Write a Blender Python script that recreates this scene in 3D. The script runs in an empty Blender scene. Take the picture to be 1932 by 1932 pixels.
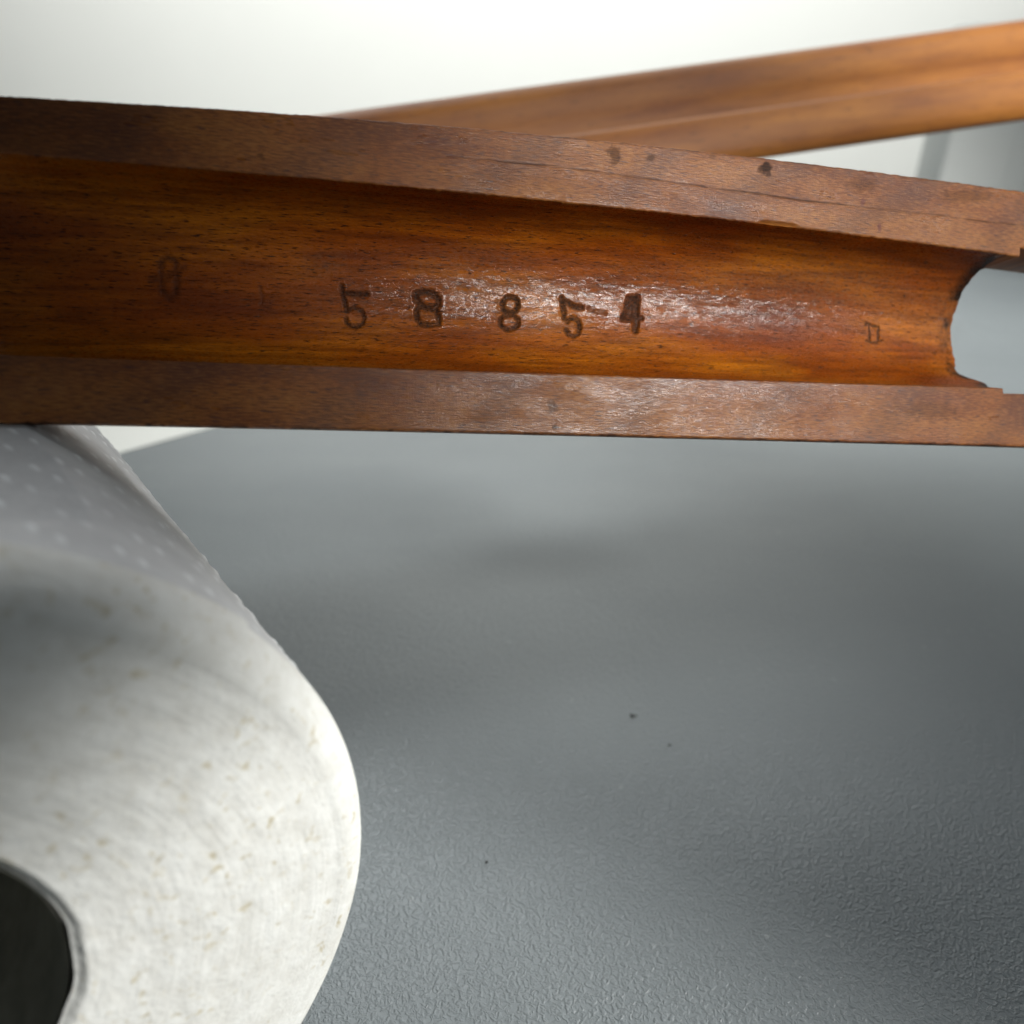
import bpy, math, random
import numpy as np

# ------------------------------------------------------------------ camera, world, lights, exposure
MM = 0.001
ALPHA = math.radians(60.0)                 # angle between the view axis and the desk's normal
PITCH = math.pi / 2 - ALPHA
CAM_H = 99.27                              # camera height over the desk top, mm
FPX = 1500.0                               # focal length for a picture 1932 units wide
sc = bpy.context.scene
col = sc.collection
cam_d = bpy.data.cameras.new('camera')
cam = bpy.data.objects.new('camera', cam_d); col.objects.link(cam); sc.camera = cam
cam.location = (0, 0, CAM_H * MM); cam.rotation_euler = (ALPHA, 0, 0)
cam_d.sensor_width = 36; cam_d.lens = 36 * FPX / 1932
cam_d.clip_start = 0.004; cam_d.clip_end = 30
cam_d.dof.use_dof = True; cam_d.dof.focus_distance = 0.0885; cam_d.dof.aperture_fstop = 19
cam_d.dof.aperture_blades = 7

world = bpy.data.worlds.new('World'); sc.world = world; world.use_nodes = True
bg = world.node_tree.nodes['Background']
bg.inputs[0].default_value = (0.80, 0.92, 1.0, 1); bg.inputs[1].default_value = 0.065
sc.view_settings.view_transform = 'Standard'; sc.view_settings.look = 'None'
sc.view_settings.exposure = 0.0; sc.view_settings.gamma = 1.0
sc.view_settings.use_curve_mapping = False
sc.cycles.use_denoising = True
sc.cycles.max_bounces = 6

def lamp(name, kind, loc, target, power, color, **kw):
    d = bpy.data.lights.new(name, kind); d.energy = power; d.color = color
    for k, v in kw.items(): setattr(d, k, v)
    o = bpy.data.objects.new(name, d); col.objects.link(o)
    from mathutils import Vector
    o.location = [c * MM for c in loc]
    o.rotation_euler = (Vector(target) - Vector(loc)).to_track_quat('-Z', 'Y').to_euler()
    return o
# window daylight from the right, a little behind the camera
lamp('window_light', 'SPOT', (190, -14, 200), (56, 107, 86), 15.0, (1.0, 0.97, 0.93),
     spot_size=math.radians(18), spot_blend=0.95, shadow_soft_size=0.065)
# added spot on the paper roll's end; its cone edge stands in for shade
lamp('roll_end_spot', 'SPOT', (500, -40, 240), (-26, 40, 11), 18, (1.0, 0.995, 0.965),
     spot_size=math.radians(9.5), spot_blend=0.32, shadow_soft_size=0.012)
lamp('front_fill', 'SPOT', (430, -190, 330), (-38, 30, 40), 1.1, (0.93, 0.98, 1.0),
     spot_size=math.radians(12), spot_blend=0.6, shadow_soft_size=0.03)  # added weak fill over the darker part of the roll's end
# added unseen area lamp that lifts and evens the light on the desk
lamp('desk_fill', 'AREA', (60, 640, 700), (0, 70, 0), 2.9, (0.95, 0.98, 1.0),
     shape='RECTANGLE', size=0.7, size_y=0.5)
# added spot that brightens the stock, the case and the desk's back
lamp('background_fill', 'SPOT', (330, -140, 560), (175, 270, 85), 40, (1.0, 0.985, 0.95),
     spot_size=math.radians(30), spot_blend=1.0, shadow_soft_size=0.06)
# added fill from behind on the left, lightens the handguard's shadow on the desk
lamp('shadow_fill', 'SPOT', (-170, 430, 430), (-26, 152, 0), 4.3, (0.96, 1.0, 0.99),
     spot_size=math.radians(20), spot_blend=1.0, shadow_soft_size=0.05)
# added unseen area lamp that brightens the white wall behind the desk
lamp('wall_fill', 'AREA', (100, 1250, 1400), (100, 2100, 300), 27.5, (1.0, 1.0, 0.97),
     shape='RECTANGLE', size=2.4, size_y=0.8, spread=math.radians(110))

# ------------------------------------------------------------------ helpers
def c2w(X, Y, Z):
    """camera-frame mm (right, up, depth) -> world metres"""
    X, Y, Z = np.broadcast_arrays(np.asarray(X, float), np.asarray(Y, float), np.asarray(Z, float))
    cp, sp = math.cos(PITCH), math.sin(PITCH)
    return np.stack([X, Z * cp + Y * sp, CAM_H - Z * sp + Y * cp], -1) * MM

def w2px(P):
    """world mm -> picture position on a 2200 wide sheet"""
    cp, sp = math.cos(PITCH), math.sin(PITCH)
    d = P[..., 1] * cp - (P[..., 2] - CAM_H) * sp
    u = P[..., 1] * sp + (P[..., 2] - CAM_H) * cp
    k = 2200 / 1932
    return (966 + FPX * P[..., 0] / d) * k, (966 - FPX * u / d) * k

def desk_at(x, y):
    """desk point (mm) seen at x, y of the 1932 sheet"""
    xr, yr = (x - 966) / FPX, (966 - y) / FPX
    dz = -math.sin(PITCH) + yr * math.cos(PITCH); dy = math.cos(PITCH) + yr * math.sin(PITCH)
    t = -CAM_H / dz
    return np.array([xr * t, dy * t, 0.0])

def point_at(x, y, depth):
    xr, yr = (x - 966) / FPX, (966 - y) / FPX
    return c2w(xr * depth, yr * depth, depth) / MM

def hash2(i, j, seed):
    n = (i.astype(np.int64) * 374761393 + j.astype(np.int64) * 668265263 + seed * 1442695041) & 0x7fffffff
    n = ((n ^ (n >> 13)) * 1274126177) & 0x7fffffff
    return ((n ^ (n >> 16)) & 0xffff) / 65535.0

def vnoise(x, y, seed=0):
    x, y = np.broadcast_arrays(np.asarray(x, float), np.asarray(y, float))
    i, j = np.floor(x), np.floor(y); fx, fy = x - i, y - j
    fx = fx * fx * (3 - 2 * fx); fy = fy * fy * (3 - 2 * fy)
    a = hash2(i, j, seed); b = hash2(i + 1, j, seed); c = hash2(i, j + 1, seed); d = hash2(i + 1, j + 1, seed)
    return (a * (1 - fx) + b * fx) * (1 - fy) + (c * (1 - fx) + d * fx) * fy

def fbm(x, y, seed=0, n=3):
    s = 0; a = 0.5
    for k in range(n):
        s = s + a * (vnoise(np.asarray(x) * 2 ** k, np.asarray(y) * 2 ** k, seed + k) - 0.5); a *= 0.5
    return s

def sstep(a, b, x):
    t = np.clip((x - a) / (b - a), 0, 1); return t * t * (3 - 2 * t)

def grid_mesh(name, P, mat, parent=None, attrs=None, close_v=False, smooth=True, flip=False):
    """P: (n, m, 3) world metres -> one mesh object"""
    n, m = P.shape[:2]
    idx = np.arange(n * m).reshape(n, m)
    if close_v: idx = np.concatenate([idx, idx[:, :1]], 1)
    a, b, c, d = idx[:-1, :-1], idx[1:, :-1], idx[1:, 1:], idx[:-1, 1:]
    q = np.stack([a, d, c, b] if flip else [a, b, c, d], -1).reshape(-1, 4)
    me = bpy.data.meshes.new(name)
    me.vertices.add(n * m); me.vertices.foreach_set('co', P.reshape(-1).astype(np.float32))
    me.loops.add(q.size); me.loops.foreach_set('vertex_index', q.reshape(-1).astype(np.int32))
    me.polygons.add(len(q))
    me.polygons.foreach_set('loop_start', np.arange(0, q.size, 4, dtype=np.int32))
    me.polygons.foreach_set('loop_total', np.full(len(q), 4, np.int32))
    me.update(calc_edges=True)
    if smooth: me.polygons.foreach_set('use_smooth', np.ones(len(q), bool))
    for k, v in (attrs or {}).items():
        v = np.asarray(v, np.float32)
        if v.ndim == 3:
            at = me.attributes.new(k, 'FLOAT_VECTOR', 'POINT'); at.data.foreach_set('vector', v.reshape(-1))
        else:
            at = me.attributes.new(k, 'FLOAT', 'POINT'); at.data.foreach_set('value', v.reshape(-1))
    me.materials.append(mat)
    o = bpy.data.objects.new(name, me); col.objects.link(o)
    if parent:
        o.parent = parent
        o.matrix_parent_inverse = parent_inverse(parent)
    return o

def parent_inverse(p):
    from mathutils import Matrix
    return Matrix.LocRotScale(p.location, p.rotation_euler, p.scale).inverted()

def empty(name, loc_mm, label, cat, group=None):
    o = bpy.data.objects.new(name, None); col.objects.link(o)
    o.location = [c * MM for c in loc_mm]; o.empty_display_size = 0.01
    o['label'] = label; o['category'] = cat
    if group: o['group'] = group
    return o

class NT:
    """small node-tree builder"""
    def __init__(s, name):
        s.m = bpy.data.materials.new(name); s.m.use_nodes = True
        s.t = s.m.node_tree; s.b = s.t.nodes['Principled BSDF']
    def n(s, typ, **kw):
        nd = s.t.nodes.new(typ)
        for k, v in kw.items():
            if k.startswith('i_'):
                key = k[2:]; key = int(key) if key.isdigit() else key
                s.put(nd.inputs[key], v)
            else: setattr(nd, k, v)
        return nd
    def put(s, sock, v):
        if hasattr(v, 'links') or isinstance(v, bpy.types.NodeSocket): s.t.links.new(v, sock)
        else:
            if isinstance(v, (tuple, list)) and len(v) == 3 and sock.type == 'RGBA': v = (*v, 1)
            sock.default_value = v
    def attr(s, name): return s.n('ShaderNodeAttribute', attribute_name=name)
    def map(s, vec, scale, loc=(0, 0, 0), rot=(0, 0, 0)):
        return s.n('ShaderNodeMapping', i_Vector=vec, i_Scale=scale, i_Location=loc, i_Rotation=rot).outputs[0]
    def noise(s, vec, scale=1.0, detail=3.0, rough=0.55, dist=0.0):
        return s.n('ShaderNodeTexNoise', i_Vector=vec, i_Scale=scale, i_Detail=detail, i_Roughness=rough, i_Distortion=dist).outputs[0]
    def ramp(s, fac, stops, interp='LINEAR'):
        r = s.n('ShaderNodeValToRGB', i_Fac=fac); cr = r.color_ramp; cr.interpolation = interp
        while len(cr.elements) < len(stops): cr.elements.new(0.5)
        for e, (p, c) in zip(cr.elements, stops):
            e.position = p; e.color = (*c, 1) if isinstance(c, tuple) else (c, c, c, 1)
        return r.outputs[0]
    def mix(s, fac, a, b, mode='MIX'):
        nd = s.n('ShaderNodeMix', data_type='RGBA', blend_type=mode)
        s.put(nd.inputs[0], fac); s.put(nd.inputs[6], a); s.put(nd.inputs[7], b); return nd.outputs[2]
    def math(s, op, a, b=0.0, c=0.0):
        nd = s.n('ShaderNodeMath', operation=op); s.put(nd.inputs[0], a); s.put(nd.inputs[1], b); s.put(nd.inputs[2], c); return nd.outputs[0]
    def rng(s, v, a, b, c, d):
        return s.n('ShaderNodeMapRange', i_0=v, i_1=a, i_2=b, i_3=c, i_4=d).outputs[0]
    def bump(s, h, dist, strength=1.0, normal=None):
        nd = s.n('ShaderNodeBump', i_Height=h, i_Distance=dist, i_Strength=strength)
        if normal is not None: s.put(nd.inputs['Normal'], normal)
        return nd.outputs[0]
    def out(s, **kw):
        for k, v in kw.items(): s.put(s.b.inputs[k.replace('_', ' ')], v)
        return s.m

# ------------------------------------------------------------------ materials
def wood_channel():
    t = NT('oiled_wood_channel')
    g = t.attr('grain').outputs['Vector']                     # mm along / across
    big = t.noise(t.map(g, (0.035, 0.11, 1)), 1.0, 3.0)
    base = t.ramp(big, [(0.30, (0.17, 0.026, 0.002)), (0.46, (0.39, 0.090, 0.003)), (0.62, (0.60, 0.188, 0.008)), (0.78, (0.33, 0.066, 0.003))])
    streak = t.noise(t.map(g, (0.10, 1.3, 1), (7, 3, 0)), 1.0, 4.0, 0.6)
    base = t.mix(t.rng(streak, 0.36, 0.62, 0.62, 0.0), base, (0.11, 0.020, 0.002))
    fine = t.noise(t.map(g, (1.1, 7.0, 1), (3, 1, 0)), 1.0, 3.0, 0.6)
    base = t.mix(t.rng(fine, 0.40, 0.62, 0.30, 0.0), base, (0.10, 0.026, 0.006))
    fl = t.noise(t.map(g, (0.85, 6.5, 1), (11, 5, 0), (0, 0, 0.03)), 1.0, 1.5, 0.5)
    fleck = t.rng(fl, 0.61, 0.67, 0.0, 0.9)
    base = t.mix(fleck, base, (0.030, 0.009, 0.004))
    # old dry grime in the middle of the groove
    scf = t.attr('scuff').outputs['Fac']
    gr = t.noise(t.map(g, (1.5, 2.6, 1), (5, 9, 0)), 1.0, 5.0, 0.72)
    grime = t.math('MULTIPLY', scf, t.rng(gr, 0.42, 0.62, 0.0, 1.0))
    base = t.mix(t.math('MULTIPLY', grime, 0.55), base, (0.26, 0.14, 0.075))
    gr2 = t.noise(t.map(g, (1.1, 2.4, 1), (25, 2, 0)), 1.0, 4.0, 0.7)
    base = t.mix(t.math('MULTIPLY', t.rng(gr2, 0.56, 0.66, 0.0, 0.9), t.math('ADD', t.math('MULTIPLY', scf, 0.85), 0.15)), base, (0.045, 0.018, 0.014))
    st = t.attr('stamp').outputs['Fac']
    stn = t.noise(t.map(g, (3, 3, 1)), 1.0, 3.0, 0.7)
    base = t.mix(t.math('MULTIPLY', st, t.rng(stn, 0.36, 0.60, 1.0, 0.6)), base, (0.024, 0.013, 0.009))
    ch = t.attr('char').outputs['Fac']
    base = t.mix(ch, base, (0.018, 0.010, 0.006))
    pit = t.noise(t.map(g, (2.2, 5.5, 1), (1, 8, 0)), 1.0, 4.0, 0.68)
    pit2 = t.noise(t.map(g, (5, 8, 1), (4, 4, 0)), 1.0, 2.0, 0.6)
    h = t.math('ADD', t.math('MULTIPLY', pit, t.math('ADD', t.math('MULTIPLY', scf, 1.1), 0.55)), t.math('MULTIPLY', pit2, 0.45))
    h = t.math('SUBTRACT', h, t.math('MULTIPLY', fleck, 0.5))
    nrm = t.bump(h, 0.00016, 0.9)
    ro = t.rng(pit, 0.3, 0.7, 0.22, 0.36)
    wet = t.noise(t.map(g, (0.45, 1.1, 1), (2, 6, 0)), 1.0, 5.0, 0.70)
    cw = t.math('ADD', 0.06, t.math('MULTIPLY', scf, t.rng(wet, 0.42, 0.58, 0.04, 0.95)))
    cw = t.math('MULTIPLY', cw, t.rng(st, 0.0, 0.7, 1.0, 0.08))
    lump = t.noise(t.map(g, (1.3, 2.6, 1), (8, 3, 0)), 1.0, 4.0, 0.6)
    cn = t.bump(lump, 0.00012, 0.8)
    return t.out(Base_Color=base, Roughness=ro, Normal=nrm, Specular_IOR_Level=0.16, Coat_Weight=cw, Coat_Roughness=0.13, Coat_Normal=cn)

def wood_rim(name, seed, polish):
    t = NT(name)
    g = t.attr('grain').outputs['Vector']
    big = t.noise(t.map(g, (0.05, 0.16, 1), (seed, 0, 0)), 1.0, 3.0)
    base = t.ramp(big, [(0.30, (0.17, 0.046, 0.012)), (0.47, (0.29, 0.094, 0.020)), (0.62, (0.38, 0.140, 0.030)), (0.78, (0.25, 0.078, 0.020))])
    # figure that crosses the rim at a slant
    wv = t.n('ShaderNodeTexWave', wave_type='BANDS', bands_direction='X', i_Vector=t.map(g, (0.022, 0.05, 1), (seed, 2, 0), (0, 0, 0.5)), i_Scale=1.0, i_Distortion=5.0, i_Detail=3.0)
    wv.inputs['Detail Scale'].default_value = 0.8
    base = t.mix(t.rng(wv.outputs[1], 0.60, 1.0, 0.0, 0.36), base, (0.085, 0.034, 0.022))
    fine = t.noise(t.map(g, (0.9, 6.5, 1), (seed + 3, 1, 0)), 1.0, 4.0, 0.65)
    base = t.mix(t.rng(fine, 0.38, 0.58, 0.60, 0.0), base, (0.060, 0.018, 0.010))
    base = t.mix(t.rng(fine, 0.54, 0.68, 0.0, 0.6), base, (0.33, 0.15, 0.045))
    fl = t.noise(t.map(g, (0.7, 5.0, 1), (seed + 9, 5, 0)), 1.0, 1.0, 0.5)
    base = t.mix(t.rng(fl, 0.64, 0.71, 0.0, 0.7), base, (0.055, 0.026, 0.026))
    # saw marks across the grain
    saw = t.noise(t.map(g, (4.2, 0.35, 1), (seed, 7, 0)), 1.0, 2.0, 0.6)
    base = t.mix(t.rng(saw, 0.57, 0.70, 0.0, 0.12), base, (0.10, 0.045, 0.03))
    base = t.mix(t.attr('stain').outputs['Fac'], base, (0.022, 0.016, 0.015))
    base = t.mix(t.attr('redspot').outputs['Fac'], base, (0.11, 0.018, 0.012))
    base = t.mix(t.attr('chip').outputs['Fac'], base, (0.42, 0.17, 0.035))
    cross = t.noise(t.map(g, (0.9, 7.5, 1), (seed + 1, 8, 0), (0, 0, 0.04)), 1.0, 3.5, 0.66)
    h = t.math('ADD', t.math('MULTIPLY', cross, 0.8), t.math('MULTIPLY', saw, 0.14))
    nrm = t.bump(h, 0.0001, 0.85)
    wear = t.noise(t.map(g, (0.12, 0.35, 1), (seed, 4, 0)), 1.0, 3.0, 0.6)
    st = t.attr('stain').outputs['Fac']
    ro = t.math('ADD', t.rng(wear, 0.35, 0.65, 0.26, 0.44), t.math('MULTIPLY', st, 0.3))
    return t.out(Base_Color=base, Roughness=ro, Normal=nrm, Specular_IOR_Level=t.rng(st, 0.0, 0.8, 0.30, 0.06),
                 Coat_Weight=t.math('MULTIPLY', t.rng(t.noise(t.map(g, (0.09, 0.22, 1), (seed + 5, 1, 0)), 1.0, 5.0, 0.7), 0.40, 0.62, 0.0, polish), t.rng(cross, 0.40, 0.58, 0.25, 1.0)),
                 Coat_Roughness=0.2, Coat_Normal=t.bump(h, 0.00005, 0.8))

def wood_plain(name, c0, c1, obj_scale=(40, 260, 260), rough=0.42, attr=None):
    t = NT(name)
    g = t.attr(attr).outputs['Vector'] if attr else t.n('ShaderNodeTexCoord').outputs['Object']
    big = t.noise(t.map(g, obj_scale), 1.0, 4.0)
    base = t.ramp(big, [(0.32, c0), (0.66, c1)])
    fl = t.noise(t.map(g, tuple(k * 9 for k in obj_scale)), 1.0, 2.0)
    base = t.mix(t.rng(fl, 0.60, 0.70, 0.0, 0.5), base, tuple(k * 0.25 for k in c0))
    return t.out(Base_Color=base, Roughness=rough, Normal=t.bump(fl, 0.0002, 0.5))

def paper_side():
    t = NT('tissue_paper_side')
    g = t.n('ShaderNodeTexCoord').outputs['Object']
    a = t.noise(g, 260.0, 4.0, 0.6); b = t.noise(g, 1800.0, 3.0, 0.6)
    base = t.ramp(a, [(0.35, (0.56, 0.56, 0.56)), (0.65, (0.64, 0.64, 0.635))])
    base = t.mix(t.attr('dot_glint').outputs['Fac'], base, (0.84, 0.85, 0.85))  # raised dots coloured paler to imitate the light they catch
    h = t.math('ADD', a, t.math('MULTIPLY', b, 0.35))
    return t.out(Base_Color=base, Roughness=0.92, Normal=t.bump(h, 0.0005, 0.5), Specular_IOR_Level=0.25)

def paper_end():
    t = NT('tissue_paper_end')
    g = t.n('ShaderNodeTexCoord').outputs['Object']
    a = t.noise(g, 420.0, 4.0, 0.6)
    base = t.ramp(a, [(0.30, (0.67, 0.66, 0.615)), (0.65, (0.78, 0.78, 0.745))])
    sp = t.noise(g, 900.0, 2.0, 0.55, 0.4)
    cl = t.noise(g, 110.0, 2.0, 0.5)
    k = t.math('MULTIPLY', t.rng(sp, 0.60, 0.70, 0.0, 0.7), t.rng(cl, 0.36, 0.58, 0.15, 1.0))
    base = t.mix(k, base, (0.47, 0.40, 0.24))
    wh = t.noise(g, 1500.0, 3.0, 0.6)
    ly = t.noise(t.map(t.attr('grain').outputs['Vector'], (0.10, 2.6, 1)), 1.0, 3.0, 0.6)   # wound layers
    h = t.math('ADD', t.math('ADD', t.math('MULTIPLY', wh, 0.7), a), t.math('MULTIPLY', ly, 0.45))
    return t.out(Base_Color=base, Roughness=0.95, Normal=t.bump(h, 0.0003, 0.42), Specular_IOR_Level=0.2)

def card_core():
    t = NT('grey_cardboard')
    g = t.n('ShaderNodeTexCoord').outputs['Object']
    a = t.noise(g, 400.0, 3.0)
    return t.out(Base_Color=t.ramp(a, [(0.3, (0.20, 0.20, 0.17)), (0.7, (0.27, 0.265, 0.225))]), Roughness=0.9)

def desk_top():
    t = NT('grey_leathered_laminate')
    g = t.n('ShaderNodeTexCoord').outputs['Object']
    a = t.noise(g, 14.0, 3.0, 0.5)
    base = t.ramp(a, [(0.35, (0.198, 0.222, 0.231)), (0.65, (0.223, 0.249, 0.257))])
    w = t.noise(g, 1700.0, 2.5, 0.5, 0.9)
    w2 = t.noise(g, 700.0, 2.0, 0.5, 0.6)
    pale_fleck = t.noise(g, 620.0, 2.0, 0.5)
    base = t.mix(t.rng(pale_fleck, 0.70, 0.76, 0.0, 0.35), base, (0.42, 0.44, 0.44))  # small paler flecks scattered at random
    smear = t.noise(t.map(g, (18, 60, 1), (0, 0, 0), (0, 0, 0.5)), 1.0, 4.0, 0.6)
    rid = t.math('ADD', t.rng(w, 0.42, 0.66, 0.0, 1.0), t.math('MULTIPLY', w2, 0.6))
    return t.out(Base_Color=base, Roughness=t.rng(smear, 0.35, 0.65, 0.36, 0.46), Normal=t.bump(rid, 0.00015, 0.65), Specular_IOR_Level=0.6)

def plain(name, c, rough=0.5, var=0.06, scale=30.0):
    t = NT(name)
    g = t.n('ShaderNodeTexCoord').outputs['Object']
    a = t.noise(g, scale, 4.0, 0.55)
    return t.out(Base_Color=t.ramp(a, [(0.3, tuple(k * (1 - var) for k in c)), (0.7, tuple(min(1, k * (1 + var)) for k in c))]), Roughness=rough)

M_CH = wood_channel()
M_RIM_U = wood_rim('worn_wood_rim', 2.0, 0.22)
M_RIM_L = wood_rim('worn_wood_rim_lower', 31.0, 0.75)
M_OUT = wood_plain('varnished_wood', (0.14, 0.05, 0.015), (0.27, 0.10, 0.025))
M_STOCK = wood_plain('honey_wood', (0.19, 0.058, 0.008), (0.33, 0.122, 0.014), (26, 220, 220), 0.6, 'grain')
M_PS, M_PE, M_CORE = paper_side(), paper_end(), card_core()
M_DESK = desk_top()
M_EDGE = plain('grey_edge_band', (0.17, 0.185, 0.18), 0.5)
M_WALL = plain('white_wall_paint', (0.82, 0.83, 0.80), 0.8, 0.01, 5.0)
M_CASE = plain('pale_grey_plastic', (0.80, 0.82, 0.79), 0.5, 0.02, 12.0)
M_CRUMB = plain('dark_crumb', (0.02, 0.018, 0.016), 0.8)

# ------------------------------------------------------------------ setting: desk, wall, floor
def box_obj(name, lo, hi, mat, parent=None, bevel=0.0, seg=3, verts_fn=None):
    import bmesh
    bm = bmesh.new(); bmesh.ops.create_cube(bm, size=1)
    lo, hi = np.array(lo, float), np.array(hi, float)
    for v in bm.verts:
        v.co = [((lo[i] + hi[i]) / 2 + v.co[i] * (hi[i] - lo[i])) * MM for i in range(3)]
    if bevel: bmesh.ops.bevel(bm, geom=bm.edges[:], offset=bevel * MM, segments=seg, affect='EDGES', profile=0.5)
    me = bpy.data.meshes.new(name); bm.to_mesh(me); bm.free(); me.materials.append(mat)
    for p in me.polygons: p.use_smooth = bool(bevel)
    o = bpy.data.objects.new(name, me); col.objects.link(o)
    if parent: o.parent = parent; o.matrix_parent_inverse = parent_inverse(parent)
    return o

e0, e1 = desk_at(231, 856), desk_at(414, 805)                # two points of the far desk edge
ed = (e1 - e0) / np.linalg.norm(e1 - e0); en = np.array([ed[1], -ed[0], 0])   # towards the camera side
def prism(name, poly, z0, z1, mat):
    n = len(poly)
    vs = [(*p[:2], z1) for p in poly] + [(*p[:2], z0) for p in poly]
    fs = [tuple(range(n)), tuple(range(2 * n - 1, n - 1, -1))] + [(i, i + n, (i + 1) % n + n, (i + 1) % n) for i in range(n)]
    me = bpy.data.meshes.new(name); me.from_pydata([[c * MM for c in v] for v in vs], [], fs); me.update()
    me.materials.append(mat); o = bpy.data.objects.new(name, me); col.objects.link(o); return o
A = e0 - ed * 500; B_ = e0 + ed * 1300
desk_poly = [A, A + en * 1100, B_ + en * 1100, B_]
desk = prism('desk_top', desk_poly, -24, 0, M_DESK); desk['kind'] = 'structure'
strip_poly = [A - en * 2.0, A - en * 0.05, B_ - en * 0.05, B_ - en * 2.0]
strip = prism('edge_band', strip_poly, -24, -0.4, M_EDGE)
strip.parent = desk
wall = box_obj('wall', (-3000, 2100, -750), (4500, 2160, 2600), M_WALL); wall['kind'] = 'structure'
floor = box_obj('floor', (-3000, -1500, -800), (4500, 2099, -750), M_WALL); floor['kind'] = 'structure'

# ------------------------------------------------------------------ the handguard
K = 1932 / 2200
def curve(pts, deg):
    p = np.array(pts, float) * K
    c = np.polyfit(p[:, 0] / 1000, p[:, 1], deg)
    return lambda u: np.polyval(c, np.asarray(u) / 1000)
up_out = curve([(-150, 196), (0, 204), (300, 222), (700, 248), (1100, 282.5), (1185, 292), (1356, 307), (1498, 321), (1669, 341), (1840, 364), (2011, 387), (2200, 409.5), (2350, 432)], 4)
up_in = curve([(-150, 318), (0, 327), (114, 334), (285, 347), (484, 367), (683, 387), (854, 402), (1100, 424), (1328, 446.5), (1555, 470), (1715, 489), (1897, 512), (2068, 535), (2200, 553)], 3)
lo_in = curve([(-150, 757), (0, 762), (370, 774), (569, 782), (1100, 800), (1442, 811), (1783, 821), (2068, 830), (2200, 835)], 3)
lo_out = curve([(-150, 905), (0, 908), (205, 912), (512, 917), (854, 926), (1100, 931), (1498, 942), (1840, 950), (2200, 960), (2350, 964)], 3)
ZA, ZB = 0.01195, -0.003627
NRM = np.array([ZB, 0, ZA]); NRM /= np.linalg.norm(NRM)         # into the wood, away from the camera
def rim_pt(u, v):
    """point of the rim plane (camera-frame mm) at picture position u, v (1932 sheet)"""
    u, v = np.broadcast_arrays(np.asarray(u, float), np.asarray(v, float))
    xr, yr = (u - 966) / FPX, (966 - v) / FPX
    z = 1.0 / (ZA + ZB * xr)
    return np.stack([xr * z, yr * z, z], -1)
def to_w(Pc): return c2w(Pc[..., 0], Pc[..., 1], Pc[..., 2])

U0, U_END, U1 = -95.0, 1899.0, 2060.0
hg = empty('wooden_handguard', c2w(*rim_pt(966, 600)) / MM,
           'dark oiled wooden rifle handguard turned hollow side up, stamped 58854 in its groove', 'handguard')

def edge_rough(u, seed, amp):
    return amp * (fbm(u / 9.0, u * 0 + seed, seed, 3) + 0.6 * fbm(u / 45.0, u * 0 + 3.3, seed + 5, 2))

def seg_d(px, py, pts):
    d = np.full(px.shape, 1e9)
    for (x0, y0), (x1, y1) in zip(pts[:-1], pts[1:]):
        dx, dy = x1 - x0, y1 - y0; L = dx * dx + dy * dy + 1e-9
        t = np.clip(((px - x0) * dx + (py - y0) * dy) / L, 0, 1)
        d = np.minimum(d, np.hypot(px - x0 - t * dx, py - y0 - t * dy))
    return d
def zs(pts, k, ox, oy): return [(ox + x / k, oy + y / k) for x, y in pts]
def ell(cx, cy, rx, ry, a0=0, a1=360, n=20):
    return [(cx + rx * math.cos(math.radians(a0 + (a1 - a0) * i / n)), cy + ry * math.sin(math.radians(a0 + (a1 - a0) * i / n))) for i in range(n + 1)]

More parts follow.
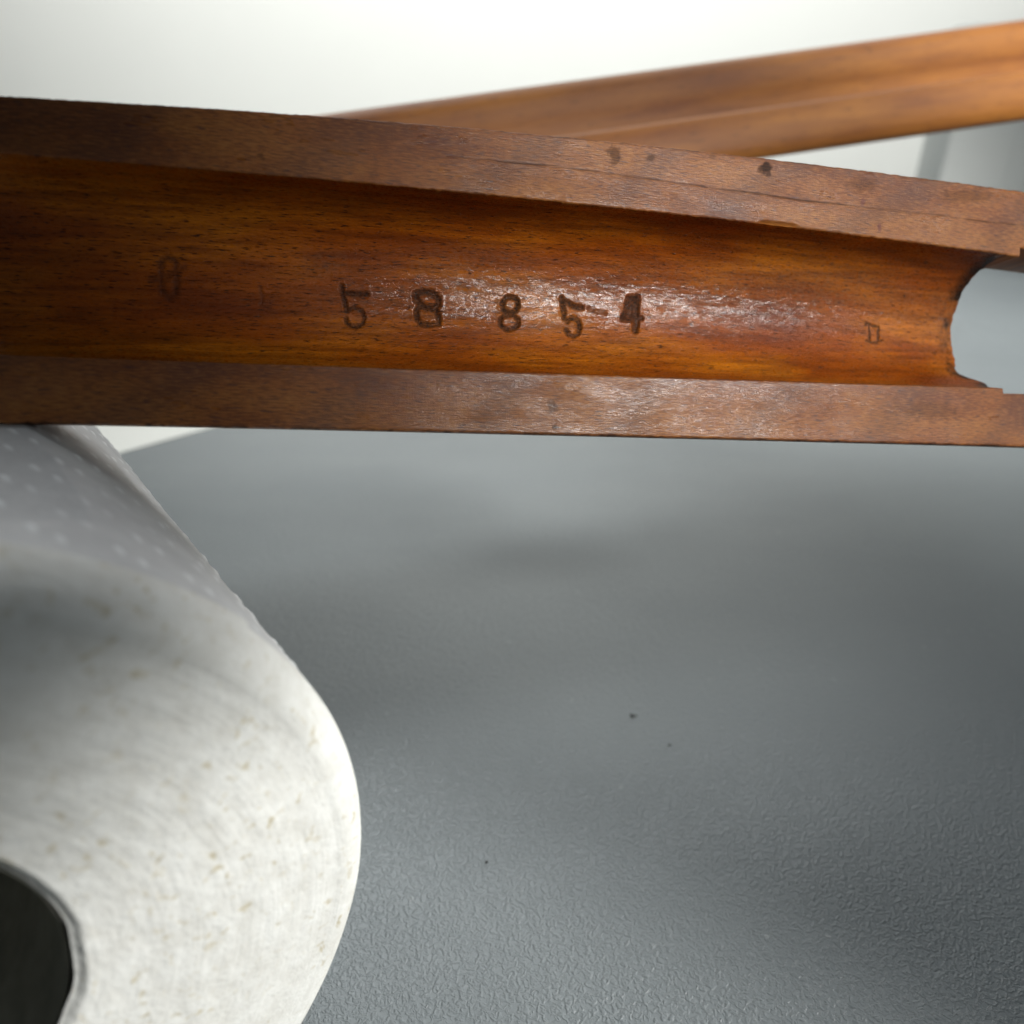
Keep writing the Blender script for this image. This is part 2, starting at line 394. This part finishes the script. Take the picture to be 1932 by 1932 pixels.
# stamped characters: strokes, half width (2200 sheet), strength
k1 = (6.44, 700, 600); k2 = (4.293, 1000, 600); k3 = (9.66, 1800, 660); k4 = (3.22, 280, 500)
STROKES = [
    (zs([(215, 90), (235, 200), (265, 330), (290, 440)], *k1), 5.0, 0.9),
    (zs([(290, 195), (430, 210), (565, 210)], *k1), 5.5, 1.0),
    (zs([(300, 425), (400, 392), (490, 430), (535, 520), (510, 610), (420, 665), (335, 645), (285, 585), (280, 540)], *k1), 4.4, 0.9),
    (zs([(1240, 205), (1350, 175), (1470, 190), (1555, 265), (1555, 350), (1500, 410), (1390, 400), (1310, 350), (1255, 280), (1240, 205)], *k1), 6.5, 1.1),
    (zs([(1300, 380), (1250, 450), (1260, 550), (1320, 615), (1430, 630), (1560, 615), (1555, 500), (1510, 425)], *k1), 5.5, 1.0),
    (zs(ell(412, 235, 72, 72), *k2), 5.0, 1.1),
    (zs(ell(402, 395, 84, 68), *k2), 4.6, 1.0),
    (zs([(885, 175), (900, 260), (910, 360)], *k2), 5.2, 1.0),
    (zs([(905, 200), (960, 225), (1000, 255), (1065, 262)], *k2), 6.0, 0.9),
    (zs(ell(990, 440, 64, 82, -140, 165), *k2), 4.8, 0.95),
    (zs([(908, 350), (940, 385)], *k2), 4.5, 0.9),
    (zs([(1135, 270), (1200, 300), (1290, 308)], *k2), 4.5, 0.5),
    (zs([(1500, 175), (1485, 270), (1445, 370), (1560, 375), (1625, 360)], *k2), 5.0, 1.1),
    (zs([(1580, 175), (1572, 300), (1575, 400), (1565, 475)], *k2), 6.5, 1.15),
    (zs([(1535, 180), (1530, 260), (1520, 330)], *k2), 7.5, 1.0),
    (zs([(590, 340), (700, 375), (845, 410)], *k3), 2.6, 0.75),
    (zs([(650, 370), (660, 530), (655, 690)], *k3), 2.4, 0.7),
    (zs([(845, 410), (835, 550), (845, 690)], *k3), 2.4, 0.7),
    (zs([(600, 690), (720, 735), (900, 690)], *k3), 2.4, 0.7),
    (zs(ell(265, 225, 52, 52, 150, 390), *k4), 8.0, 0.50),
    (zs([(212, 250), (212, 340), (225, 420), (270, 452), (312, 425), (322, 340), (318, 260)], *k4), 8.0, 0.50),
    (zs([(150, 325), (250, 300), (370, 240)], *k4), 9.0, 0.40),
    (zs([(900, 380), (915, 440), (900, 500), (960, 515)], *k4), 5.0, 0.35),
]

# --- barrel channel
NU, NV = 1500, 250
s = np.linspace(0, 1, NU)[:, None]
ph = np.linspace(0, math.pi, NV)[None, :]                         # 0 = lower edge, pi = upper edge
# ragged end of the groove: further in at the bottom of the groove, chips near the lower wall
phd = np.degrees(ph)
uend = 1899 + (1892 - 1899) * np.cos(ph / 2) ** 2
uend = uend + 10.0 * fbm(phd / 9.0, phd * 0 + 1.5, 40, 4) + 2.5 * fbm(phd / 2.2, phd * 0 + 4.5, 44, 2)
uend = uend + 26 * np.exp(-((phd - 33) / 10) ** 2) + 10 * np.exp(-((phd - 20) / 5) ** 2) - 7 * np.exp(-((phd - 52) / 9) ** 2)
edge_fade = np.sin(ph) ** 0.5
uend = np.where(phd < 4, 1892, np.where(phd > 176, 1899, uend))
U = U0 + (uend - U0) * s
w = np.clip((U - 0) / 1932, -0.06, 1.05)
ew = sstep(0.22, 0.0, np.minimum(ph, math.pi - ph))
ve_lo = lo_in(U) + edge_rough(U, 3, 2.2) * ew; ve_up = up_in(U) + edge_rough(U, 4, 2.6) * ew
Plo, Pup = rim_pt(U, ve_lo), rim_pt(U, ve_up)
pw = 2.05 + 0.45 * (1 - w)                                        # squarer groove towards the left
cphi, sphi = np.cos(ph), np.sin(ph)
tt = np.sign(cphi) * np.abs(cphi) ** (2 / pw)
dd = np.abs(sphi) ** (2 / pw)
DEP = 8.5 + 0.6 * (1 - w)
dep = 0.15 + (DEP - 0.15) * dd
mid, half = (Plo + Pup) / 2, (Plo - Pup) / 2
Pc = mid + half * tt[..., None] + NRM * dep[..., None]
# displacement
px, py = w2px(to_w(Pc) / MM)
stamp = np.zeros(px.shape); burr = np.zeros(px.shape)
wob = 4.5 * fbm(px / 5.0, py / 5.0, 60, 4)
for pts, hw, st in STROKES:
    a = np.array(pts); x0, y0 = a.min(0) - 25; x1, y1 = a.max(0) + 25
    m = (px > x0) & (px < x1) & (py > y0) & (py < y1)
    d = seg_d(px[m], py[m], pts) + wob[m]
    stamp[m] = np.maximum(stamp[m], st * sstep(hw * 1.75, hw * 0.1, d))
    burr[m] = np.maximum(burr[m], st * np.exp(-((d - hw * 1.7) / (hw * 0.5)) ** 2))
Y1 = np.gradient(Pc[..., 1], axis=1); Z1 = np.gradient(Pc[..., 2], axis=1)
ln = np.hypot(Y1, Z1) + 1e-9
ny, nz = Z1 / ln, -Y1 / ln                                        # in-section normal
sgn = np.where(nz * 1.0 + ny * 0 < 0, -1, 1)[..., None]
midn = np.stack([np.zeros_like(ny), ny, nz], -1)
if midn[NU // 2, NV // 2, 2] < 0: midn = -midn                    # point into the wood
arc = np.cumsum(ln, 1); along = Pc[..., 0] * 1.0
rough = 0.05 * fbm(along / 1.6, arc / 0.7, 70, 3) + 0.10 * fbm(along / 14, arc / 5, 74, 2)
fade = np.clip(np.minimum(ph, math.pi - ph) / 0.12, 0, 1)
disp = 0.20 * stamp ** 1.3 - 0.03 * burr ** 2 * (1 - np.clip(stamp, 0, 1)) + rough * fade
Pc = Pc + midn * disp[..., None]
scf = np.exp(-((py - (640 - 0.02 * (px - 1100))) / 62) ** 2) * sstep(450, 1000, px) * sstep(2150, 1750, px)
scf = np.maximum(scf, 0.8 * np.exp(-((px - 1010) / 170) ** 2 - ((py - 575) / 42) ** 2))
scf = np.maximum(scf, 0.9 * np.exp(-((px - 700) / 50) ** 2 - ((py - 570) / 26) ** 2))
scf = np.maximum(scf, 0.9 * np.exp(-((px - 2020) / 40) ** 2 - ((py - 660) / 40) ** 2))
char = sstep(34, 4, (uend - U) - 10 * fbm(phd / 5.0, U / 6, 80, 3)) * np.clip(0.55 + 2.2 * fbm(phd / 9.0, U / 9, 84, 2) + 0.55 * np.exp(-((phd - 25) / 18) ** 2) + 0.4 * (phd > 120), 0, 1)
gv = np.stack([along + 0 * arc, arc, 0 * arc], -1)
ch_o = grid_mesh('barrel_channel', to_w(Pc), M_CH, hg, {'grain': gv, 'stamp': np.clip(stamp * 1.5, 0, 1), 'scuff': np.clip(scf, 0, 1), 'char': np.clip(char, 0, 1)}, flip=True)
ch_o['label'] = 'oiled orange brown groove stamped 58854'

# --- rims
SCRATCH = [(960, 336), (1000, 339), (1181, 355), (1362, 379), (1543, 404), (1700, 426), (1800, 438), (2000, 460), (2250, 492)]
SPOTS = [(1322, 332, 13, 21, .55), (1399, 339, 10, 9, .6), (1645, 359, 13, 13, .85), (1652, 372, 6, 8, .7), (1186, 873, 12, 12, .55), (1194, 918, 7, 4, .8),
         (1850, 395, 40, 14, .30), (2080, 420, 60, 16, .32), (1530, 337, 9, 7, .35), (560, 335, 9, 9, .4), (2000, 880, 60, 22, .3)]
REDS = [(1854, 433, 5, 7), (1890, 490, 4, 8)]
def rim(name, mat, lower):
    n, mcount = 1500, 64
    u = np.linspace(U0, U1, n)[:, None]
    if lower:
        vo = lo_out(u) + edge_rough(u, 11, 1.6); vi = lo_in(u) + edge_rough(u, 3, 2.2)
        vi = np.where(u > 1892, lo_in(1892.0) + 10.5 + (u - 1892) * 0.025, vi)
    else:
        vo = up_out(u) + edge_rough(u, 12, 2.2); vi = up_in(u) + edge_rough(u, 4, 2.6)
        vi = np.where(u > 1899, up_in(u) + 0.5, vi); vi = np.where(u > 1924, up_in(u) - 16, vi)
    # profile: wall lip, edge rounding, flat, edge rounding, outer lip
    f = np.concatenate([[0, 0, 0.012], np.linspace(0.03, 0.97, mcount - 6), [0.988, 1, 1]])[None, :]
    dp = np.concatenate([[0.9, 0.15, 0.03], np.zeros(mcount - 6), [0.04, 0.22, 0.9]])[None, :]
    rail_in = np.where(u > 1892, 8.0, 0.9)
    V = vi + (vo - vi) * f
    P = rim_pt(u + 0 * V, V)
    dep = np.repeat(dp, n, 0); dep[:, 0] = rail_in[:, 0]
    along = P[..., 0]; across = P[..., 1]
    dep = dep + (0.05 * fbm(along / 9, across / 3, 90 + lower, 2) + 0.02 * fbm(along / 1.5, across / .8, 95 + lower, 2)) * (dp < 0.1)
    px, py = (u + 0 * V) / K, V / K
    stain = np.zeros(px.shape); red = np.zeros(px.shape); chip = np.zeros(px.shape)
    jit = 1 + 1.6 * fbm(px / 9, py / 9, 100, 3)
    for x, y, rx, ry, k in SPOTS:
        r = np.hypot((px - x) / rx, (py - y) / ry) * jit
        stain = np.maximum(stain, k * sstep(1.25, 0.5, r))
    for x, y, rx, ry in REDS:
        red = np.maximum(red, 0.8 * sstep(1.2, 0.6, np.hypot((px - x) / rx, (py - y) / ry) * jit))
    if not lower:
        d = seg_d(px, py + 4 * fbm(px / 60, px * 0, 7, 2), SCRATCH)
        brk = sstep(-0.15, 0.1, fbm(px / 50, px * 0 + 2, 9, 2))
        sc_ = sstep(2.6, 0.6, d) * (0.35 + 0.65 * brk)
        stain = np.maximum(stain, 0.75 * sc_); dep = dep + 0.05 * sc_
        # splinter lost from the inner edge
        c = sstep(0, 1, (px - 1628) / 18) * sstep(0, 1, (1728 - px) / 30) * sstep(9.0, 3.0, (vi / K - py) + 3 * fbm(px / 12, px * 0, 21, 2))
        chip = 0.6 * c; dep = dep + 0.40 * c
    else:
        e = sstep(7, 1, (vo / K - py)) * np.clip(0.2 + 2.5 * fbm(px / 20, px * 0 + 1, 31, 3), 0, 1)
        stain = np.maximum(stain, 0.8 * e)
    if not lower:
        e = sstep(5, 1, (py - vo / K)) * np.clip(0.3 + 2.5 * fbm(px / 20, px * 0 + 1, 33, 3), 0, 1)
        stain = np.maximum(stain, 0.8 * e)
    P = P + NRM * dep[..., None]
    g = np.stack([along, across + (200 if lower else 0), 0 * along], -1)
    o = grid_mesh(name, to_w(P), mat, hg, {'grain': g, 'stain': stain, 'redspot': red, 'chip': chip}, flip=not lower)
    return o
r_u = rim('rim', M_RIM_U, False); r_l = rim('rim', M_RIM_L, True)
r_u['label'] = 'upper flat rim with dark spots and a long scratch'
r_l['label'] = 'lower flat rim with a worn silvery sheen'

# --- rounded outside
n, m = 160, 60
u = np.linspace(U0, 1897, n)[:, None]; a = np.linspace(0, math.pi, m)[None, :]
Po, Pq = rim_pt(u, lo_out(u)), rim_pt(u, up_out(u))
P = (Po + Pq) / 2 + (Po - Pq) / 2 * (np.sign(np.cos(a)) * np.abs(np.cos(a)) ** 0.9)[..., None] + NRM * (0.6 + 11.6 * np.sin(a) ** 0.9)[..., None]
grid_mesh('outer_shell', to_w(P), M_OUT, hg)
# end faces
def cap(u_in, u_out, name):
    a = np.linspace(0, math.pi, 60)[None, :]
    rows = []
    for k in np.linspace(0, 1, 5):
        ue = u_in + (u_out - u_in) * k
        Pi = (rim_pt(ue, lo_in(ue)) + rim_pt(ue, up_in(ue))) / 2 + (rim_pt(ue, lo_in(ue)) - rim_pt(ue, up_in(ue))) / 2 * np.cos(a)[..., None] + NRM * (8.7 * np.sin(a) ** 0.95)[..., None]
        Px = (rim_pt(ue, lo_out(ue)) + rim_pt(ue, up_out(ue))) / 2 + (rim_pt(ue, lo_out(ue)) - rim_pt(ue, up_out(ue))) / 2 * np.cos(a)[..., None] + NRM * (0.6 + 11.6 * np.sin(a) ** 0.9)[..., None]
        rows.append((Pi * (1 - k) + Px * k)[0])
    return grid_mesh(name, to_w(np.array(rows)), M_OUT, hg)
cap(1880.0, 1897.0, 'end_face'); cap(U0 + 1, U0 + 0.5, 'end_face')
# side rails past the sight opening: outside and underside
for lower in (True, False):
    u = np.linspace(1890, U1, 30)[:, None]
    vo = (lo_out if lower else up_out)(u)
    vi = lo_in(1892.0) + 10.5 + (u - 1892) * 0.025 if lower else np.where(u > 1924, up_in(u) - 16, up_in(u) + 0.5)
    V = np.concatenate([vi, vi + (vo - vi) * 0.3, vi + (vo - vi) * 0.75, vi + (vo - vi) * 0.93, vo, vo], 1)
    D = np.array([[8.0, 8.6, 7.4, 4.6, 1.6, 0.5]])
    P = rim_pt(u + 0 * V, V) + NRM * (D + 0 * V)[..., None]
    grid_mesh('side_rail', to_w(P), M_OUT, hg)

# ------------------------------------------------------------------ paper roll lying on the desk
R, L, RC = 39.7, 97.0, 18.0
RC_C = np.array([-43.7, 24.3, R]); yaw = -0.67
ax = np.array([math.sin(yaw), math.cos(yaw), 0.0]); e1_ = np.cross(ax, [0, 0, 1.0]); e2_ = np.array([0, 0, 1.0])
roll = empty('paper_roll', (*RC_C[:2], 0), 'white embossed tissue paper roll lying on the grey desk with its end in view', 'paper roll')
HOLE = np.array([-2.4, 6.0])                                       # the core has slumped a little off centre
def roll_pt(r, t, th):
    off = np.clip((R - r) / (R - RC), 0, 1) ** 1.5
    return (RC_C + ax * t[..., None] + off[..., None] * (HOLE[0] * e1_ + HOLE[1] * e2_) + r[..., None] * (np.cos(th)[..., None] * e1_ + np.sin(th)[..., None] * e2_)) * MM
RB = 3.6                                                           # soft rounding of the end's edge
nt, nth = 420, 1100
t = np.linspace(RB, L, nt)[:, None]; th = np.linspace(-math.pi / 2, 1.5 * math.pi, nth, endpoint=False)[None, :]
t, th = np.broadcast_arrays(t, th)
r = R + 0.35 * fbm(t / 22, np.cos(th) * 3, 200, 3) + 0.25 * fbm(np.sin(th) * 5, t / 12, 203, 2)
# pairs of raised dots in offset rows
arcmm = th * R
def dots(ox, oy, pa, pt_, ra, rt):
    fa = (arcmm + ox) / pa; row = np.floor((t + oy) / pt_)
    fa = fa + 0.5 * (row % 2)
    qa = (fa - np.floor(fa) - 0.5) * pa; qt = ((t + oy) / pt_ - row - 0.5) * pt_
    return np.clip(1 - (qa / ra) ** 2 - (qt / rt) ** 2, 0, 1)
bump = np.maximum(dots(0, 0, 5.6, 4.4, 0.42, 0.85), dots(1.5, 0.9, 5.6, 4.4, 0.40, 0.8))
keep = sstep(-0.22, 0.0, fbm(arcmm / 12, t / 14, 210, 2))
r = r + 0.17 * bump * keep * sstep(RB, RB + 3, t)
# edge of the last sheet
flap = sstep(-0.25, 0.25, (th - 1.38) * R + 0.5 * np.sin(t / 16))
r = r + np.where((th > 0.6) & (th < 1.38 + 0.5), 0.35 * (1 - flap), 0)
def pressed(P):
    """the soft roll gives way under the handguard that rests on it"""
    W = P / MM; cp, sp = math.cos(PITCH), math.sin(PITCH)
    d = W[..., 1] * cp - (W[..., 2] - CAM_H) * sp; up = W[..., 1] * sp + (W[..., 2] - CAM_H) * cp
    ok = d > 20; ds = np.where(ok, d, 1e3)
    u, v = 966 + FPX * W[..., 0] / ds, 966 - FPX * up / ds
    zr = 1 / (ZA + ZB * (u - 966) / FPX)
    a, b = up_out(np.clip(u, U0, U1)), lo_out(np.clip(u, U0, U1))
    tq = np.clip((v - (a + b) / 2) / ((b - a) / 2), -1.6, 1.6)
    need = zr + 0.9 + 11.6 * np.sqrt(np.clip(1 - tq ** 2, 0, 1)) - 26 * np.clip(np.abs(tq) - 1, 0, 1)
    need = need - 30 * np.clip((U0 - 20 - u) / 120, 0, 1)
    k = np.where(ok & (np.abs(tq) < 1.6), np.maximum(need / ds, 1.0), 1.0)
    Q = np.stack([W[..., 0], up, d], -1) * k[..., None]
    return np.where((k > 1)[..., None], c2w(Q[..., 0], Q[..., 1], Q[..., 2]), P)
grid_mesh('outer_wrap', pressed(roll_pt(r, t + 0, th)), M_PS, roll, {'dot_glint': np.sqrt(bump) * keep}, close_v=True)
# rounded edge and end
ks = np.concatenate([np.linspace(0, 1, 26), 1 + np.linspace(0, 1, 150)[1:]])[:, None]
th2 = np.linspace(-math.pi / 2, 1.5 * math.pi, 900, endpoint=False)[None, :]
ks, th2 = np.broadcast_arrays(ks, th2)
q = np.clip(ks, 0, 1) * math.pi / 2
r0 = R - RB + RB * np.cos(q); tt0 = RB - RB * np.sin(q)
inner = np.clip(ks - 1, 0, 1)
r0 = r0 - (R - RB - RC) * inner
tt0 = tt0 - 0.8 * np.sin(inner * math.pi) + 0.5 * sstep(0.96, 1, inner)
aa = th2 * R * 0.7
tt0 = tt0 + (0.22 * fbm(aa / 7, r0 / 2.2, 220, 3) + 0.05 * fbm(aa / 1.4, r0 / 0.7, 226, 2)) * np.clip(ks * 2, 0, 1)
base_r = R + 0.35 * fbm(RB / 22 + 0 * th2, np.cos(th2) * 3, 200, 3) + 0.25 * fbm(np.sin(th2) * 5, RB / 12 + 0 * th2, 203, 2) + np.where((th2 > 0.6) & (th2 < 1.88), 0.35 * (1 - sstep(-0.25, 0.25, (th2 - 1.38) * R + 0.5 * math.sin(RB / 16))), 0)
r0 = r0 + (base_r - R) * (1 - np.clip(ks, 0, 1))
r0 = r0 + 0.35 * fbm(aa / 5, ks * 0, 230, 3) * sstep(1.9, 2.0, ks)
grid_mesh('end_face', roll_pt(r0, tt0, th2), M_PE, roll, {'grain': np.stack([aa, r0, 0 * aa], -1)}, close_v=True, flip=True)
tc = np.linspace(0.6, L, 30)[:, None]; thc = np.linspace(0, 2 * math.pi, 120, endpoint=False)[None, :]
tc, thc = np.broadcast_arrays(tc, thc)
rc = RC - 0.25 + 0.12 * (np.abs(((thc * 3 + tc * 0.12) % 2.1) - 0.1) < 0.1)
grid_mesh('cardboard_core', roll_pt(rc, tc, thc), M_CORE, roll, close_v=True)
kb = np.linspace(0, 1, 4)[:, None]; kb, thb = np.broadcast_arrays(kb, thc[:1])
grid_mesh('end_face', roll_pt(R - (R - RC) * kb, L + 0 * kb, thb), M_PS, roll, close_v=True)

# ------------------------------------------------------------------ gun stock behind, out of focus
stock = empty('wooden_stock', point_at(1300, 230, 175), 'honey coloured wooden gun stock lying behind the dark handguard', 'gun stock')
def stock_body():
    # lower edge of the near face and the ridge above it, as seen at two places, each at its own depth
    L0, L1 = point_at(900, 377, 158), point_at(2150, 196, 200)
    d = L1 - L0; ln = np.linalg.norm(d); d = d / ln
    up = np.array([0, 0.35, 1.0]); up = up - d * (up @ d); up /= np.linalg.norm(up)
    bk = np.cross(up, d); bk = bk if bk[1] > 0 else -bk
    prof = [(0, 0), (-0.9, 0.8), (-1.3, 3), (-0.9, 8.6), (0.2, 9.6), (1.6, 9.4), (3.0, 8.0), (5.0, 6.6), (9.5, 6.8), (12, 9), (10.6, 15), (10.2, 19), (11.2, 21.4), (15, 23), (24, 23), (32, 19), (37, 12), (34, 6), (20, 3.2), (5, 0.8)]
    s_ = np.linspace(-80, ln + 30, 60)
    P = np.array([[L0 + d * k + bk * (b * (1 + 0.0006 * k)) + up * (a * (1 + 0.0010 * k)) for b, a in prof] for k in s_]) * MM
    ga = np.stack(np.broadcast_arrays(s_[:, None], np.cumsum(np.r_[0, np.linalg.norm(np.diff(np.array(prof), axis=0), axis=1)])[None, :], 0.0), -1) * MM
    grid_mesh('fore_end', P, M_STOCK, stock, {'grain': ga}, close_v=True, smooth=False)
    for kk in (0, -1):
        ring = P[kk]; c = ring.mean(0)
        grid_mesh('end_face', np.stack([ring, ring * 0.02 + c * 0.98]), M_STOCK, stock, close_v=True)
stock_body()

# ------------------------------------------------------------------ pale grey case standing at the back of the desk
cb = desk_at(1735, 476)
case = empty('plastic_case', (cb[0] + 80, cb[1] + 14, 0), 'pale grey plastic case with rounded edges standing behind the handguard', 'case')
box_obj('shell', (cb[0], cb[1], 0.2), (cb[0] + 190, cb[1] + 30, 112), M_CASE, case, 4.0, 5)
box_obj('front_panel', (cb[0] + 36, cb[1] - 0.5, 8), (cb[0] + 184, cb[1] + 2, 104), M_CASE, case, 1.0, 2)

# ------------------------------------------------------------------ crumbs on the desk
rnd = random.Random(4)
for (x, y, sz, lab) in [(1192, 1352, 0.30, 'dark crumb, the biggest on the grey desk, with a tiny one touching it'),
                        (1199, 1351, 0.17, 'tiny dark speck right beside the biggest crumb on the grey desk'),
                        (1263, 1406, 0.19, 'small dark crumb lying apart on the open grey desk'),
                        (918, 1627, 0.16, 'tiny dark crumb on the grey desk near the end of the paper roll')]:
    import bmesh
    bm = bmesh.new(); bmesh.ops.create_icosphere(bm, subdivisions=2, radius=sz * MM)
    for v in bm.verts:
        v.co *= rnd.uniform(0.7, 1.2); v.co.x *= 1.5; v.co.z *= 0.55
    me = bpy.data.meshes.new('crumb'); bm.to_mesh(me); bm.free(); me.materials.append(M_CRUMB)
    o = bpy.data.objects.new('crumb', me); col.objects.link(o)
    p = desk_at(x, y); o.location = (p[0] * MM, p[1] * MM, sz * 0.4 * MM); o.rotation_euler = (0, 0, rnd.uniform(0, 3))
    o['label'] = lab; o['category'] = 'crumb'; o['group'] = 'crumbs scattered on the desk'
